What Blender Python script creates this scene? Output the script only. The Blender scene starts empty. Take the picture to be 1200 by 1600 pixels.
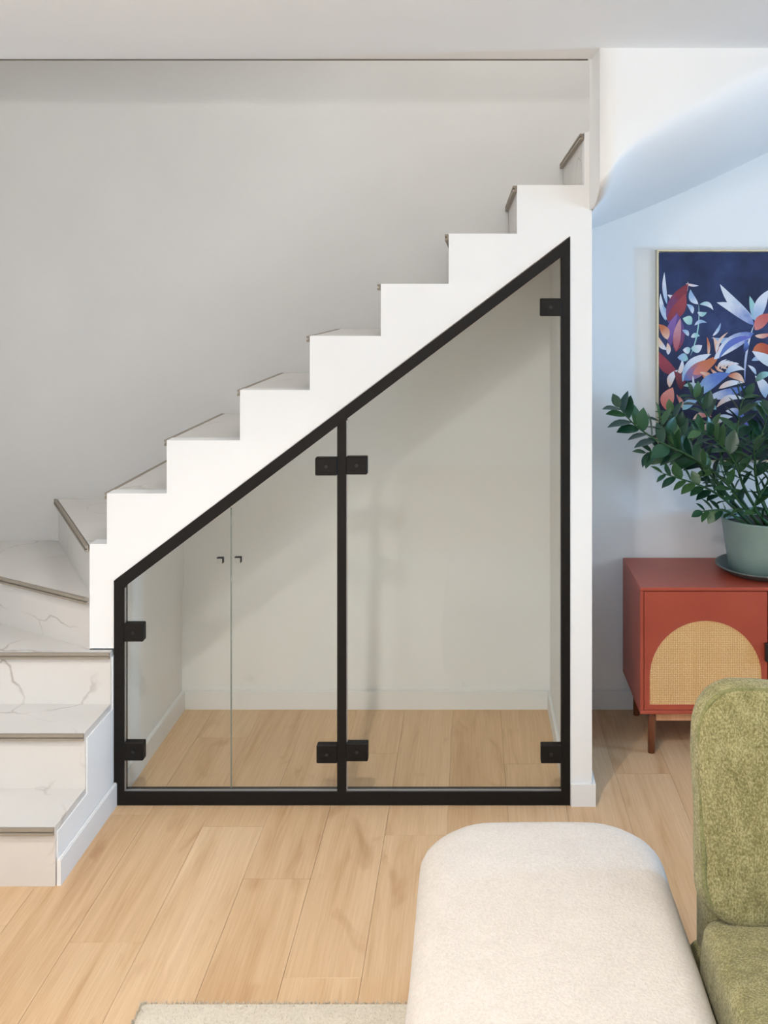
import bpy, bmesh, math, random
from mathutils import Vector, Matrix, Euler
from mathutils import noise as mnoise
random.seed(7)
S = bpy.context.scene
C = S.collection
PI = math.pi

# ---------------------------------------------------------------- camera, world, lights, exposure
CAM = Vector((0.0, -3.5, 1.762)); F = 1575.0; VX, VY = 737.0, 465.0     # focal length and vanishing point in 1200x1600 pixels
cd = bpy.data.cameras.new('camera'); cam = bpy.data.objects.new('camera', cd); C.objects.link(cam)
cam.location = CAM; cam.rotation_euler = (PI/2, 0, 0)
cd.sensor_width = 36; cd.sensor_fit = 'AUTO'; cd.lens = 36*F/1600
cd.shift_x = (600-VX)/1600; cd.shift_y = (VY-800)/1600
cd.clip_start = 0.05
S.camera = cam
S.view_settings.view_transform = 'Standard'; S.view_settings.look = 'None'
S.view_settings.gamma = 1; S.view_settings.use_curve_mapping = False
S.view_settings.exposure = 0.0
w = bpy.data.worlds.new('world'); S.world = w; w.use_nodes = True
w.node_tree.nodes['Background'].inputs[0].default_value = (.62, .8, 1, 1)
w.node_tree.nodes['Background'].inputs[1].default_value = 1.0

def light(name, kind, loc, power, col, **k):
    d = bpy.data.lights.new(name, kind); d.energy = power; d.color = col
    o = bpy.data.objects.new(name, d); C.objects.link(o); o.location = loc
    rot = k.pop('rot', None)
    if rot: o.rotation_euler = rot
    for a, v in k.items(): setattr(d, a, v)
    return o
# the room's flush ceiling lamp, just in front of the camera and above the frame: throws the shadows of stringer, post and partition
light('room_lamp', 'POINT', (-.6, -2.87, 2.5), 47, (1, .96, .93), shadow_soft_size=.06)
# added fill light, unseen, at the far end of the room behind the camera
light('rear_fill', 'POINT', (-1.6, -5.7, 2.3), 62, (1, .96, .94), shadow_soft_size=.22)
# recessed downlight over the floor in front of the glazing
light('downlight', 'SPOT', (-.5, -1.9, 2.56), 118, (1, .94, .88), spot_size=math.radians(122), spot_blend=.5, shadow_soft_size=.04)
# soft fill light added above the stairs, out of view
light('landing_fill', 'POINT', (.1, .35, 4.0), 38, (1, .98, .96), shadow_soft_size=.35)
# daylight in the window of the right wall
WX, WY0, WY1, WZ0, WZ1 = 4.2, -.88, -.52, 1.1, 1.7
light('window_daylight', 'AREA', (WX+.12, (WY0+WY1)/2, (WZ0+WZ1)/2), 120, (.30, .60, 1), shape='RECTANGLE', size=WZ1-WZ0, size_y=WY1-WY0, rot=(0, PI/2, 0))

# unseen wider opening added in the right wall for soft cool fill light
VY0, VY1, VZ0, VZ1 = -6.6, -3.9, .7, 2.2
light('rear_opening_fill', 'AREA', (WX+.12, (VY0+VY1)/2, (VZ0+VZ1)/2), 118, (.72, .87, 1), shape='RECTANGLE', size=VZ1-VZ0, size_y=VY1-VY0, rot=(0, PI/2, 0))

# ---------------------------------------------------------------- pixel helpers (photo is 1200x1600)
def at(x, y, Y):                       # pixel -> point in the vertical plane Y
    D = Y-CAM.y
    return Vector(((x-VX)/F*D, Y, CAM.z-(y-VY)/F*D))
def onz(x, y, z):                      # pixel -> point on the horizontal plane z
    D = (CAM.z-z)*F/(y-VY)
    return Vector(((x-VX)/F*D, CAM.y+D, z))
def X0(x): return (x-VX)/450.0         # on the stringer plane Y = 0
def Z0(y): return CAM.z-(y-VY)/450.0

# ---------------------------------------------------------------- node materials
def srgb(r, g, b):
    f = lambda c: (c/255/12.92) if c/255 <= .04045 else ((c/255+.055)/1.055)**2.4
    return (f(r), f(g), f(b), 1)
class NM:
    def __init__(s, name, rough=.6, metal=0, spec=.5):
        s.m = bpy.data.materials.new(name); s.m.use_nodes = True
        s.t = s.m.node_tree; s.b = s.t.nodes['Principled BSDF']; s.l = s.t.links
        s.b.inputs['Roughness'].default_value = rough; s.b.inputs['Metallic'].default_value = metal
        s.b.inputs['Specular IOR Level'].default_value = spec
    def n(s, typ, **k):
        nd = s.t.nodes.new(typ)
        for a, v in k.items():
            if a.startswith('i_'):
                key = a[2:].replace('_', ' ')
                nd.inputs[key].default_value = v
            else: setattr(nd, a, v)
        return nd
    def link(s, a, b): s.l.new(a, b)
    def coord(s, kind='Object', scale=(1, 1, 1), rnd=False, rot=(0, 0, 0)):
        tc = s.n('ShaderNodeTexCoord'); mp = s.n('ShaderNodeMapping')
        mp.inputs['Scale'].default_value = scale; mp.inputs['Rotation'].default_value = rot
        s.link(tc.outputs[kind], mp.inputs['Vector'])
        if rnd:
            oi = s.n('ShaderNodeObjectInfo'); mul = s.n('ShaderNodeMath', operation='MULTIPLY'); mul.inputs[1].default_value = 37.0
            s.link(oi.outputs['Random'], mul.inputs[0])
            cb = s.n('ShaderNodeCombineXYZ')
            for i in range(3): s.link(mul.outputs[0], cb.inputs[i])
            s.link(cb.outputs[0], mp.inputs['Location'])
        return mp.outputs[0]
    def noise(s, vec, scale, detail=4, rough=.55, dist=0):
        nd = s.n('ShaderNodeTexNoise'); nd.inputs['Scale'].default_value = scale; nd.inputs['Detail'].default_value = detail
        nd.inputs['Roughness'].default_value = rough; nd.inputs['Distortion'].default_value = dist
        s.link(vec, nd.inputs['Vector']); return nd.outputs['Fac']
    def ramp(s, fac, stops, interp='LINEAR'):
        r = s.n('ShaderNodeValToRGB'); r.color_ramp.interpolation = interp
        e = r.color_ramp.elements
        while len(e) < len(stops): e.new(.5)
        for i, (p, c) in enumerate(stops):
            e[i].position = p; e[i].color = c if len(c) == 4 else (*c, 1)
        s.link(fac, r.inputs[0]); return r.outputs[0]
    def mix(s, fac, a, b, blend='MIX'):
        m = s.n('ShaderNodeMix', data_type='RGBA', blend_type=blend)
        for sock, v in ((m.inputs[0], fac), (m.inputs[6], a), (m.inputs[7], b)):
            if hasattr(v, 'is_linked'): s.link(v, sock)
            else: sock.default_value = v
        return m.outputs[2]
    def color(s, c):
        if hasattr(c, 'is_linked'): s.link(c, s.b.inputs['Base Color'])
        else: s.b.inputs['Base Color'].default_value = c
        return s
    def bump(s, h, strength=.2, dist=.01):
        b = s.n('ShaderNodeBump'); b.inputs['Strength'].default_value = strength; b.inputs['Distance'].default_value = dist
        s.link(h, b.inputs['Height']); s.link(b.outputs[0], s.b.inputs['Normal']); return s
G = lambda v: (v, v, v, 1)

def paint(name, col, amt=.03, rough=.75):
    m = NM(name, rough, spec=.25); v = m.coord()
    f = m.noise(v, 2.2, 5); c2 = tuple(c*(1-amt) for c in col[:3])+(1,)
    m.color(m.ramp(f, [(.3, c2), (.7, col)])); m.bump(m.noise(v, 160, 3), .06, .002); return m.m
M = {}
M['white'] = paint('white_wall_paint', (.86, .86, .85, 1))
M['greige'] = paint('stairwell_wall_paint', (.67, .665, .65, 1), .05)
M['ceil'] = paint('ceiling_paint', (.9, .9, .9, 1))
M['trimwhite'] = paint('white_skirting_paint', (.82, .82, .81, 1), .02, .45)
M['screed'] = paint('underfloor', (.35, .27, .2, 1))

def wood_floor():
    m = NM('oak_laminate', .42, spec=.4)
    v = m.coord('Object', (9, .55, 9), True); v2 = m.coord('Object', (60, 1.6, 60), True); v3 = m.coord('Object', (3.5, 1.2, 3.5), True)
    broad = m.noise(v, 1.6, 5, .6, .8); fine = m.noise(v2, 3, 4, .6)
    c = m.ramp(broad, [(.28, srgb(196, 158, 118)), (.45, srgb(216, 184, 146)), (.7, srgb(228, 199, 164))])
    c = m.mix(.28, c, m.ramp(fine, [(.3, srgb(188, 150, 112)), (.65, srgb(232, 206, 172))]))
    knot = m.ramp(m.noise(v3, 1.7, 3, .5, 1.5), [(.6, G(0)), (.76, G(.6))])
    c = m.mix(knot, c, srgb(176, 132, 92))
    oi = m.n('ShaderNodeObjectInfo')
    tint = m.ramp(oi.outputs['Random'], [(0, srgb(244, 236, 226)), (1, srgb(255, 252, 248))])
    m.color(m.mix(1.0, c, tint, 'MULTIPLY')); m.bump(fine, .05, .002); return m.m
M['floor'] = wood_floor()

def marble(name, base, vein, amt=.75):
    m = NM(name, .3, spec=.4); v = m.coord('Object', (1, 1, 1))
    d = m.n('ShaderNodeTexNoise'); d.inputs['Scale'].default_value = 2.1; d.inputs['Detail'].default_value = 5
    m.link(v, d.inputs['Vector'])
    vm = m.n('ShaderNodeVectorMath', operation='MULTIPLY_ADD'); vm.inputs[1].default_value = (.55, .55, .55)
    m.link(d.outputs['Color'], vm.inputs[0]); m.link(v, vm.inputs[2])
    vo = m.n('ShaderNodeTexVoronoi', feature='DISTANCE_TO_EDGE'); vo.inputs['Scale'].default_value = 2.3
    m.link(vm.outputs[0], vo.inputs['Vector'])
    ve = m.ramp(vo.outputs['Distance'], [(0, G(.85)), (.006, G(.45)), (.016, G(0))])
    mask = m.ramp(m.noise(v, 2.6, 2), [(.44, G(0)), (.57, G(amt))])
    f = m.mix(1, ve, mask, 'MULTIPLY')
    cl = m.ramp(m.noise(v, 3, 5), [(.3, tuple(x*.93 for x in base[:3])+(1,)), (.65, base)])
    m.color(m.mix(f, cl, vein)); return m.m
M['marble'] = marble('white_veined_marble_tile', (.70, .67, .63, 1), srgb(128, 112, 96))
M['tile_edge'] = NM('taupe_tile_edge', .6).color(srgb(150, 140, 126)).m
M['riser_shade'] = M['marble']
def steel():
    m = NM('black_powder_coated_steel', .55, 0, .2); v = m.coord()
    m.color(m.ramp(m.noise(v, 240, 2), [(.35, srgb(16, 14, 12)), (.7, srgb(30, 26, 23))])); m.bump(m.noise(v, 500, 2), .08, .001); return m.m
M['steel'] = steel()
M['screw'] = NM('screw_black', .5).color(srgb(20, 20, 20)).m
M['chrome'] = NM('silver_seal', .3, .6).color(srgb(170, 170, 170)).m
def glass():
    m = bpy.data.materials.new('clear_glass'); m.use_nodes = True; t = m.node_tree; t.nodes.clear()
    out = t.nodes.new('ShaderNodeOutputMaterial'); mx = t.nodes.new('ShaderNodeMixShader'); tr = t.nodes.new('ShaderNodeBsdfTransparent')
    gl = t.nodes.new('ShaderNodeBsdfGlossy'); lw = t.nodes.new('ShaderNodeLayerWeight'); pw = t.nodes.new('ShaderNodeMath'); pw.operation = 'POWER'; pw.inputs[1].default_value = 4
    fr = t.nodes.new('ShaderNodeMath'); fr.operation = 'MULTIPLY_ADD'; fr.inputs[1].default_value = .5; fr.inputs[2].default_value = .028
    lw.inputs['Blend'].default_value = .5; t.links.new(lw.outputs['Facing'], pw.inputs[0]); t.links.new(pw.outputs[0], fr.inputs[0]); gl.inputs['Roughness'].default_value = .01
    tr.inputs['Color'].default_value = (.986, 1, .992, 1)
    t.links.new(fr.outputs[0], mx.inputs[0]); t.links.new(tr.outputs[0], mx.inputs[1]); t.links.new(gl.outputs[0], mx.inputs[2]); t.links.new(mx.outputs[0], out.inputs[0])
    return m
M['glass'] = glass()
M['glass_edge'] = NM('glass_edge_green', .25).color(srgb(140, 148, 140)).m

def fabric(name, stops, scale, bumpd, rough=.95, stretch=(1, 1, 1), wr=0.0):
    m = NM(name, rough, spec=.15); v = m.coord('Object', stretch)
    big = m.noise(v, scale*.12, 4, .6); f = m.noise(v, scale, 4, .7)
    mid = m.n('ShaderNodeMath', operation='MULTIPLY_ADD'); mid.inputs[1].default_value = .75
    m.link(f, mid.inputs[0])
    h = m.n('ShaderNodeMath', operation='MULTIPLY'); h.inputs[1].default_value = .25; m.link(big, h.inputs[0]); m.link(h.outputs[0], mid.inputs[2])
    m.color(m.ramp(mid.outputs[0], stops)); hh = m.n('ShaderNodeMath', operation='MULTIPLY_ADD'); hh.inputs[1].default_value = wr; m.link(big, hh.inputs[0]); m.link(f, hh.inputs[2]); m.bump(hh.outputs[0], .7, bumpd)
    m.b.inputs['Sheen Weight'].default_value = .15; return m.m
M['cream'] = fabric('cream_boucle', [(.3, srgb(200, 191, 180)), (.6, srgb(218, 209, 199))], 150, .004)
M['green'] = fabric('green_chenille', [(.3, srgb(82, 78, 42)), (.47, srgb(126, 120, 78)), (.62, srgb(170, 162, 118))], 270, .005, stretch=(1, 1, .7), wr=2.5)
M['piping'] = fabric('green_piping', [(.3, srgb(88, 88, 52)), (.65, srgb(140, 138, 92))], 160, .004)
M['rug'] = fabric('cream_rug_pile', [(.3, srgb(210, 199, 180)), (.65, srgb(232, 223, 206))], 120, .008)
M['dark'] = NM('dark_underside', .8).color(srgb(40, 34, 28)).m

def lacquer():
    m = NM('terracotta_lacquer', .38, spec=.45); v = m.coord()
    m.color(m.ramp(m.noise(v, 5, 4), [(.3, srgb(166, 72, 53)), (.7, srgb(180, 82, 61))])); m.bump(m.noise(v, 300, 2), .04, .001); return m.m
M['terra'] = lacquer()
def rattan():
    m = NM('woven_rattan', .7, spec=.2); v = m.coord()
    def wave(sc, axis):
        wv = m.n('ShaderNodeTexWave', wave_type='BANDS', bands_direction=axis); wv.inputs['Scale'].default_value = sc
        wv.inputs['Distortion'].default_value = 2.4; wv.inputs['Detail'].default_value = 2; wv.inputs['Detail Scale'].default_value = 3
        m.link(v, wv.inputs['Vector']); return wv.outputs['Fac']
    a, b = wave(46, 'X'), wave(46, 'Z')
    f = m.mix(1, a, b, 'MULTIPLY'); st = m.noise(m.coord('Object', (26, 1, 2.2)), 1.5, 3)
    c = m.ramp(f, [(0, srgb(206, 154, 96)), (.35, srgb(240, 200, 142)), (1, srgb(252, 224, 176))])
    c = m.mix(m.ramp(st, [(.4, G(0)), (.7, G(.45))]), c, srgb(222, 170, 110))
    m.color(c); m.bump(f, .5, .003); return m.m
M['rattan'] = rattan()
def legwood(name, a, b):
    m = NM(name, .45); v = m.coord('Object', (30, 30, 3)); m.color(m.ramp(m.noise(v, 2, 4), [(.3, a), (.7, b)])); return m.m
M['legwood'] = legwood('walnut_leg', srgb(112, 62, 38), srgb(142, 84, 54))
M['apron'] = legwood('beech_apron', srgb(206, 150, 110), srgb(224, 172, 132))
def pottery(name, a, b):
    m = NM(name, .5, spec=.35); v = m.coord(); m.color(m.ramp(m.noise(v, 9, 4), [(.3, a), (.7, b)])); m.bump(m.noise(v, 90, 3), .08, .002); return m.m
M['pot'] = pottery('sage_glazed_pot', srgb(128, 150, 142), srgb(142, 162, 152))
M['saucer'] = pottery('grey_saucer', srgb(96, 102, 100), srgb(112, 118, 114))
M['soil'] = pottery('soil', srgb(34, 26, 20), srgb(64, 50, 38))
def leafmat():
    m = NM('glossy_leaf', .33, spec=.5); oi = m.n('ShaderNodeObjectInfo')
    m.color(m.ramp(oi.outputs['Random'], [(0, srgb(22, 58, 42)), (.5, srgb(40, 80, 50)), (1, srgb(74, 108, 62))])); return m.m
M['leaf'] = leafmat()
M['stem'] = NM('green_stem', .45).color(srgb(46, 82, 48)).m
M['champagne'] = NM('champagne_frame', .4, .5).color(srgb(196, 186, 160)).m
def canvas():
    m = NM('navy_canvas', .6, spec=.3); v = m.coord()
    f = m.noise(v, 4.5, 5, .6)
    c = m.ramp(f, [(.3, srgb(22, 30, 56)), (.55, srgb(38, 52, 92)), (.75, srgb(62, 74, 122))])
    sx = m.n('ShaderNodeSeparateXYZ'); m.link(v, sx.inputs[0])
    md = m.n('ShaderNodeMapRange'); md.inputs[1].default_value = .55; md.inputs[2].default_value = .05
    m.link(sx.outputs[2], md.inputs[0])
    c = m.mix(md.outputs[0], c, m.ramp(f, [(.3, srgb(22, 20, 34)), (.7, srgb(44, 36, 58))]))
    m.color(c); return m.m
M['canvas'] = canvas()
PAINT = {}
def pmat(a, b):
    key = (a, b)
    if key not in PAINT:
        m = NM('painted_leaf_%d' % len(PAINT), .6, spec=.3); v = m.coord('UV')
        sx = m.n('ShaderNodeSeparateXYZ'); m.link(v, sx.inputs[0])
        nz = m.noise(m.coord(), 30, 4)
        ad = m.n('ShaderNodeMath', operation='MULTIPLY_ADD'); ad.inputs[1].default_value = .6; m.link(nz, ad.inputs[0]); m.link(sx.outputs[0], ad.inputs[2])
        m.color(m.ramp(ad.outputs[0], [(.35, srgb(*a)), (1.1, srgb(*b))])); PAINT[key] = m.m
    return PAINT[key]
M['black_handle'] = NM('black_handle', .4).color(srgb(26, 22, 22)).m

# ---------------------------------------------------------------- object helpers
ORG = {}
def org(o): return ORG.get(o.name, Vector((0, 0, 0))) if o else Vector((0, 0, 0))
def thing(name, label, cat, loc, group=None):
    o = bpy.data.objects.new(name, None); C.objects.link(o); o.location = loc; o.empty_display_size = .1
    o['label'] = label; o['category'] = cat
    if group: o['group'] = group
    ORG[o.name] = Vector(loc); return o
def obj(name, bm, mat, parent=None, smooth=False, base=None, label=None):
    """bm is in world coordinates; the object sits at its parent's origin (or at base)"""
    me = bpy.data.meshes.new(name)
    b = org(parent) if base is None else Vector(base)
    bmesh.ops.translate(bm, verts=bm.verts, vec=-b)
    bmesh.ops.recalc_face_normals(bm, faces=bm.faces)
    bm.to_mesh(me); bm.free()
    for m in (mat if isinstance(mat, (list, tuple)) else [mat]): me.materials.append(m)
    if smooth:
        for p in me.polygons: p.use_smooth = True
    o = bpy.data.objects.new(name, me); C.objects.link(o)
    if parent: o.parent = parent; o.location = b-org(parent)
    else: o.location = b
    ORG[o.name] = b
    if label: o['label'] = label
    return o
def tag(o, label, cat, group=None):
    o['label'] = label; o['category'] = cat
    if group: o['group'] = group
    return o
def struct(name, bm, mat, smooth=False, label=None):
    o = obj(name, bm, mat, None, smooth); o['kind'] = 'structure'
    if label: o['label'] = label
    return o
def bmn(): return bmesh.new()
def box(bm, x0, x1, y0, y1, z0, z1, mi=0):
    v = [bm.verts.new((x, y, z)) for x in (x0, x1) for y in (y0, y1) for z in (z0, z1)]
    for q in ((0, 1, 3, 2), (4, 6, 7, 5), (0, 4, 5, 1), (2, 3, 7, 6), (0, 2, 6, 4), (1, 5, 7, 3)):
        f = bm.faces.new([v[i] for i in q]); f.material_index = mi
    return bm
def bbox(x0, x1, y0, y1, z0, z1): return box(bmn(), x0, x1, y0, y1, z0, z1)
def bevbox(x0, x1, y0, y1, z0, z1, r, seg=2):
    bm = bbox(x0, x1, y0, y1, z0, z1)
    bmesh.ops.bevel(bm, geom=bm.edges[:], offset=r, segments=seg, profile=.5, affect='EDGES'); return bm
def prism(bm, pts, axis, a, b):
    """extrude polygon pts between a and b along axis ('x': pts are (y,z); 'y': (x,z); 'z': (x,y))"""
    P = {'x': lambda p, t: (t, p[0], p[1]), 'y': lambda p, t: (p[0], t, p[1]), 'z': lambda p, t: (p[0], p[1], t)}[axis]
    A = [bm.verts.new(P(p, a)) for p in pts]; B = [bm.verts.new(P(p, b)) for p in pts]
    n = len(pts); caps = [bm.faces.new(A), bm.faces.new(B[::-1])]
    for i in range(n): bm.faces.new((A[i], A[(i+1) % n], B[(i+1) % n], B[i]))
    if n > 4:
        for f in caps: f.normal_update()
        bmesh.ops.triangulate(bm, faces=caps)
    return bm
def tube(bm, pts, rad, seg=8, cap=True):
    pts = [Vector(p) for p in pts]; rings = []; up = Vector((0, 0, 1)); n = len(pts)
    rr = rad if isinstance(rad, (list, tuple)) else [rad]*n
    prev = None
    for i, p in enumerate(pts):
        t = (pts[min(i+1, n-1)]-pts[max(i-1, 0)]).normalized()
        if prev is None:
            a = t.cross(up)
            if a.length < 1e-3: a = t.cross(Vector((0, 1, 0)))
        else: a = prev-t*prev.dot(t)
        a.normalize(); prev = a; b = t.cross(a)
        rings.append([bm.verts.new(p+(a*math.cos(2*PI*k/seg)+b*math.sin(2*PI*k/seg))*rr[i]) for k in range(seg)])
    for i in range(n-1):
        for k in range(seg): bm.faces.new((rings[i][k], rings[i][(k+1) % seg], rings[i+1][(k+1) % seg], rings[i+1][k]))
    if cap: bm.faces.new(rings[0][::-1]); bm.faces.new(rings[-1])
    return bm
def lathe(bm, prof, c, seg=48):
    rings = [[bm.verts.new((c[0]+r*math.cos(2*PI*k/seg), c[1]+r*math.sin(2*PI*k/seg), c[2]+z)) for k in range(seg)] for r, z in prof]
    for i in range(len(prof)-1):
        for k in range(seg): bm.faces.new((rings[i][k], rings[i][(k+1) % seg], rings[i+1][(k+1) % seg], rings[i+1][k]))
    bm.faces.new(rings[0][::-1]); bm.faces.new(rings[-1]); return bm

# ---------------------------------------------------------------- key dimensions (metres)
YB = .823                 # back wall
CEIL = 2.58
XL = -2.15                # left wall beside the stairs
XS = X0(178)              # side face of the lower stairs
RISERX = [X0(p) for p in (167, 260.5, 375, 484, 595, 701, 808, 913)]          # risers 6..13
TREADZ = [Z0(p) for p in (771, 688, 609.5, 525, 443.5, 365, 289, 207)]        # treads 6..13
Z1_5 = [.18*i for i in range(6)]
PX0, PX1 = X0(891), X0(925)   # partition between storage and living room
slope = (907-369)/(890-178)
def soffit(X, off=0): return Z0(907)+(X-XS)*slope-off

# ---------------------------------------------------------------- setting
YF, XR = -7.0, WX
fl = struct('floor', bbox(XL, XR, YF, YB, -.06, -.012), M['screed'], label='light oak laminate plank floor')
PW = .204; PL = 1.285; gap = .0007
pm = None
bmp = bbox(gap/2, PW-gap/2, gap/2, PL-gap/2, -.012, 0)
tope = [e for e in bmp.edges if all(v.co.z > -.001 for v in e.verts)]
bmesh.ops.bevel(bmp, geom=tope, offset=.0007, segments=1, affect='EDGES')
k0 = math.floor((XL+.285)/PW)
ends = {-1: -.889, -2: -.444, 0: -.196}
first = None
for k in range(k0, int((XR+.285)/PW)+1):
    x0 = -.285+k*PW
    e = ends.get(k, (k*.47*PL) % PL-.9)
    y = e+math.ceil((YB-e)/PL)*PL
    while y > YF:
        ya, yb = max(y-PL, YF), min(y, YB); xa, xb = max(x0, XL), min(x0+PW, XR)
        if yb-ya > .02 and xb-xa > .02:
            if ya == y-PL and yb == y and xa == x0 and xb == x0+PW:
                if first is None:
                    first = obj('plank', bmp.copy(), M['floor'], fl, base=(0, 0, 0)); pl = first
                else:
                    pl = first.copy(); C.objects.link(pl); pl.parent = fl
                pl.location = (x0, y-PL, 0)
            else:
                pl = obj('plank', bbox(gap/2, xb-xa-gap/2, gap/2, yb-ya-gap/2, -.012, 0), M['floor'], fl, base=(0, 0, 0)); pl.location = (xa, ya, 0)
        y -= PL
bmp.free()

TOPZ = 4.4
# back wall: the storage and living-room side below the stairs, and the stairwell above them
struct('wall_back', bbox(XL-.1, XR+.1, YB, YB+.12, -.06, CEIL+.1), M['white'], label='white painted back wall')
# stairwell lining follows the steps: painted greige above the treads
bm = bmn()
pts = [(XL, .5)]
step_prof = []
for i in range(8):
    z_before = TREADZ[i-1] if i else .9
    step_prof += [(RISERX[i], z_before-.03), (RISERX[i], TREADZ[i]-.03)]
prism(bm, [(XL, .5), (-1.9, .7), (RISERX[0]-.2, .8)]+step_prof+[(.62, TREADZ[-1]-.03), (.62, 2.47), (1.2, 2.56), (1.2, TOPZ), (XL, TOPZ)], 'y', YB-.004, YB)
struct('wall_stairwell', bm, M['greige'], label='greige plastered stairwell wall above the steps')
struct('wall_left', bbox(XL-.12, XL, YF, YB, -.06, TOPZ), M['white'])
struct('wall_front', bbox(XL-.12, XR+.12, YF-.12, YF, -.06, CEIL+.1), M['white'])
bm = bmn(); ys = [(YF, VY0), (VY1, WY0), (WY1, YB)]
for y0, y1 in ys: box(bm, XR, XR+.12, y0, y1, -.06, CEIL+.1)
for y0, y1, z0, z1 in ((WY0, WY1, WZ0, WZ1), (VY0, VY1, VZ0, VZ1)):
    box(bm, XR, XR+.12, y0, y1, -.06, z0); box(bm, XR, XR+.12, y0, y1, z1, CEIL+.1)
struct('wall_right', bm, M['white'])
for i, (y0, y1, z0, z1) in enumerate(((WY0, WY1, WZ0, WZ1), (VY0, VY1, VZ0, VZ1))):
    wf = bmn(); box(wf, XR-.01, XR+.05, y0, y0+.05, z0, z1); box(wf, XR-.01, XR+.05, y1-.05, y1, z0, z1)
    box(wf, XR-.01, XR+.05, y0, y1, z0, z0+.05); box(wf, XR-.01, XR+.05, y0, y1, z1-.05, z1)
    struct('window_%d' % (i+1), wf, M['trimwhite'])  # the second is unseen, added around the rear fill light
YO = -.046                # edge of the ceiling at the stairwell
bm = bmn()
box(bm, XL-.12, XR+.12, YF-.12, YO, CEIL, CEIL+.2)
box(bm, 1.2, XR+.12, YO, YB+.12, CEIL, CEIL+.2)
struct('ceiling', bm, M['ceil'], label='flat white plastered ceiling')
struct('shade_strip_1', bbox(XL, X0(920)-.008, YO, YO+.006, CEIL-.0045, CEIL+.01), NM('shadow_line_edge', .8).color(srgb(112, 106, 98)).m, label='thin dark strip standing in for the shade line along the ceiling opening')  # edge shading of the slab, put in as a dark strip
# stairwell shaft above the ceiling
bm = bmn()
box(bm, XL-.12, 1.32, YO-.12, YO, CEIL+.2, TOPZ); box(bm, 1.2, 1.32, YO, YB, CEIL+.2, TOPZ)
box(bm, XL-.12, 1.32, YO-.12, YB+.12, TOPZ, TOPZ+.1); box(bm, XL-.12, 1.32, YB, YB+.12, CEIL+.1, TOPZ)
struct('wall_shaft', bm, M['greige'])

# partition wall (right end of the storage)
struct('wall_partition', prism(bmn(), [(PX0-.006, -.012), (PX1, -.012), (PX1, 2.12), (PX1-.002, 2.12), (PX1-.002, soffit(PX1-.002)), (PX0-.006, soffit(PX0-.006))], 'y', .07, YB), M['white'], label='thin white partition wall beside the glazed storage')

# bulkhead that carries the upper stairs over the living room: rounded into a rising soffit
def bez(p0, p1, p2, p3, t):
    a = 1-t
    return tuple(a**3*p0[i]+3*a*a*t*p1[i]+3*a*t*t*p2[i]+t**3*p3[i] for i in (0, 1))
def bulk_profile(X):
    s = X-.42
    zb = min(2.02+.37*s+.09*max(0, s-.1)**2, CEIL-.1)
    zf = min(2.065+.45*s+.1*(1-math.exp(-s/.08)), CEIL-.08)
    p0z = min(zf+.08+.08*s, CEIL-.02)
    pts = [(-.197, CEIL+.01), (-.197, (CEIL+p0z)/2)]
    for i in range(17):
        pts.append(bez((-.197, p0z), (-.197, zf+.02), (.08, zf-.05-.1*s), (YB, zb), i/16))
    return pts
bm = bmn(); xs = [.42+.06*i for i in range(64)]; xs = [x for x in xs if x < XR]+[XR]
rows = []
for X in xs: rows.append([bm.verts.new((X, y, z)) for y, z in bulk_profile(X)])
for a, b in zip(rows, rows[1:]):
    for i in range(len(a)-1): bm.faces.new((a[i], b[i], b[i+1], a[i+1]))
n = len(rows[0])
for f in bm.faces: f.smooth = True
# left end face, bending back to the stringer
prof = bulk_profile(.42); xe = X0(921)
back = []
for y, z in prof:
    back.append(z)
L = []
for i, (y, z) in enumerate(prof):
    if y > 0: break
    L.append((rows[0][i], bm.verts.new((xe, .002, z))))
for (a, b), (c, d) in zip(L, L[1:]):
    bm.faces.new((a, c, d, b))
# back side of the end face: short return so that the bulkhead has thickness
top = [(b.co.x, b.co.z) for _, b in L if b.co.z > 2.34]
struct('wall_bulkhead', bm, M['white'], label='white plaster bulkhead curving into the stair soffit')
struct('wall_bulkhead_core', bbox(xe+.02, .7, -.1, .012, 2.345, CEIL), M['white'])

# ---------------------------------------------------------------- staircase
st = thing('staircase', 'L-shaped staircase with white stepped stringer and veined marble treads', 'staircase', (XS, 0, 0))
sp = [(140, 1013), (140, 850), (167, 850), (167, 771), (260.5, 771), (260.5, 688), (375, 688), (375, 609.5), (484, 609.5), (484, 525), (595, 525), (595, 443.5),
      (701, 443.5), (701, 365), (808, 365), (808, 289), (913, 289), (913, 207), (921, 205), (922, 240), (925, 270), (925, 1262), (891, 1262), (891, 368.5), (178, 907), (178, 1013)]
bm = prism(bmn(), [(X0(x), max(Z0(y), -.0)) for x, y in sp], 'y', 0, .07)
obj('stringer', bm, M['white'], st, label='white plastered stringer with stepped top edge')
# massive core under the upper flight: sloped soffit below, steps above
TT = .022
cp = [(X0(167)+.0, .9-TT)]
for i in range(8):
    zb = TREADZ[i-1] if i else .9
    cp += [(RISERX[i]+.012, zb-TT), (RISERX[i]+.012, TREADZ[i]-TT)]
cp += [(.62, TREADZ[-1]-TT), (.62, 2.25), (PX1-.002, 2.1), (PX1-.002, soffit(PX1-.002)), (XS, Z0(907)), (X0(167), Z0(907))]
cp2 = []
for p in cp:
    if not cp2 or (abs(p[0]-cp2[-1][0])+abs(p[1]-cp2[-1][1])) > 1e-5: cp2.append(p)
obj('stair_core', prism(bmn(), cp2, 'y', .07, YB-.004), M['white'], st)
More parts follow.
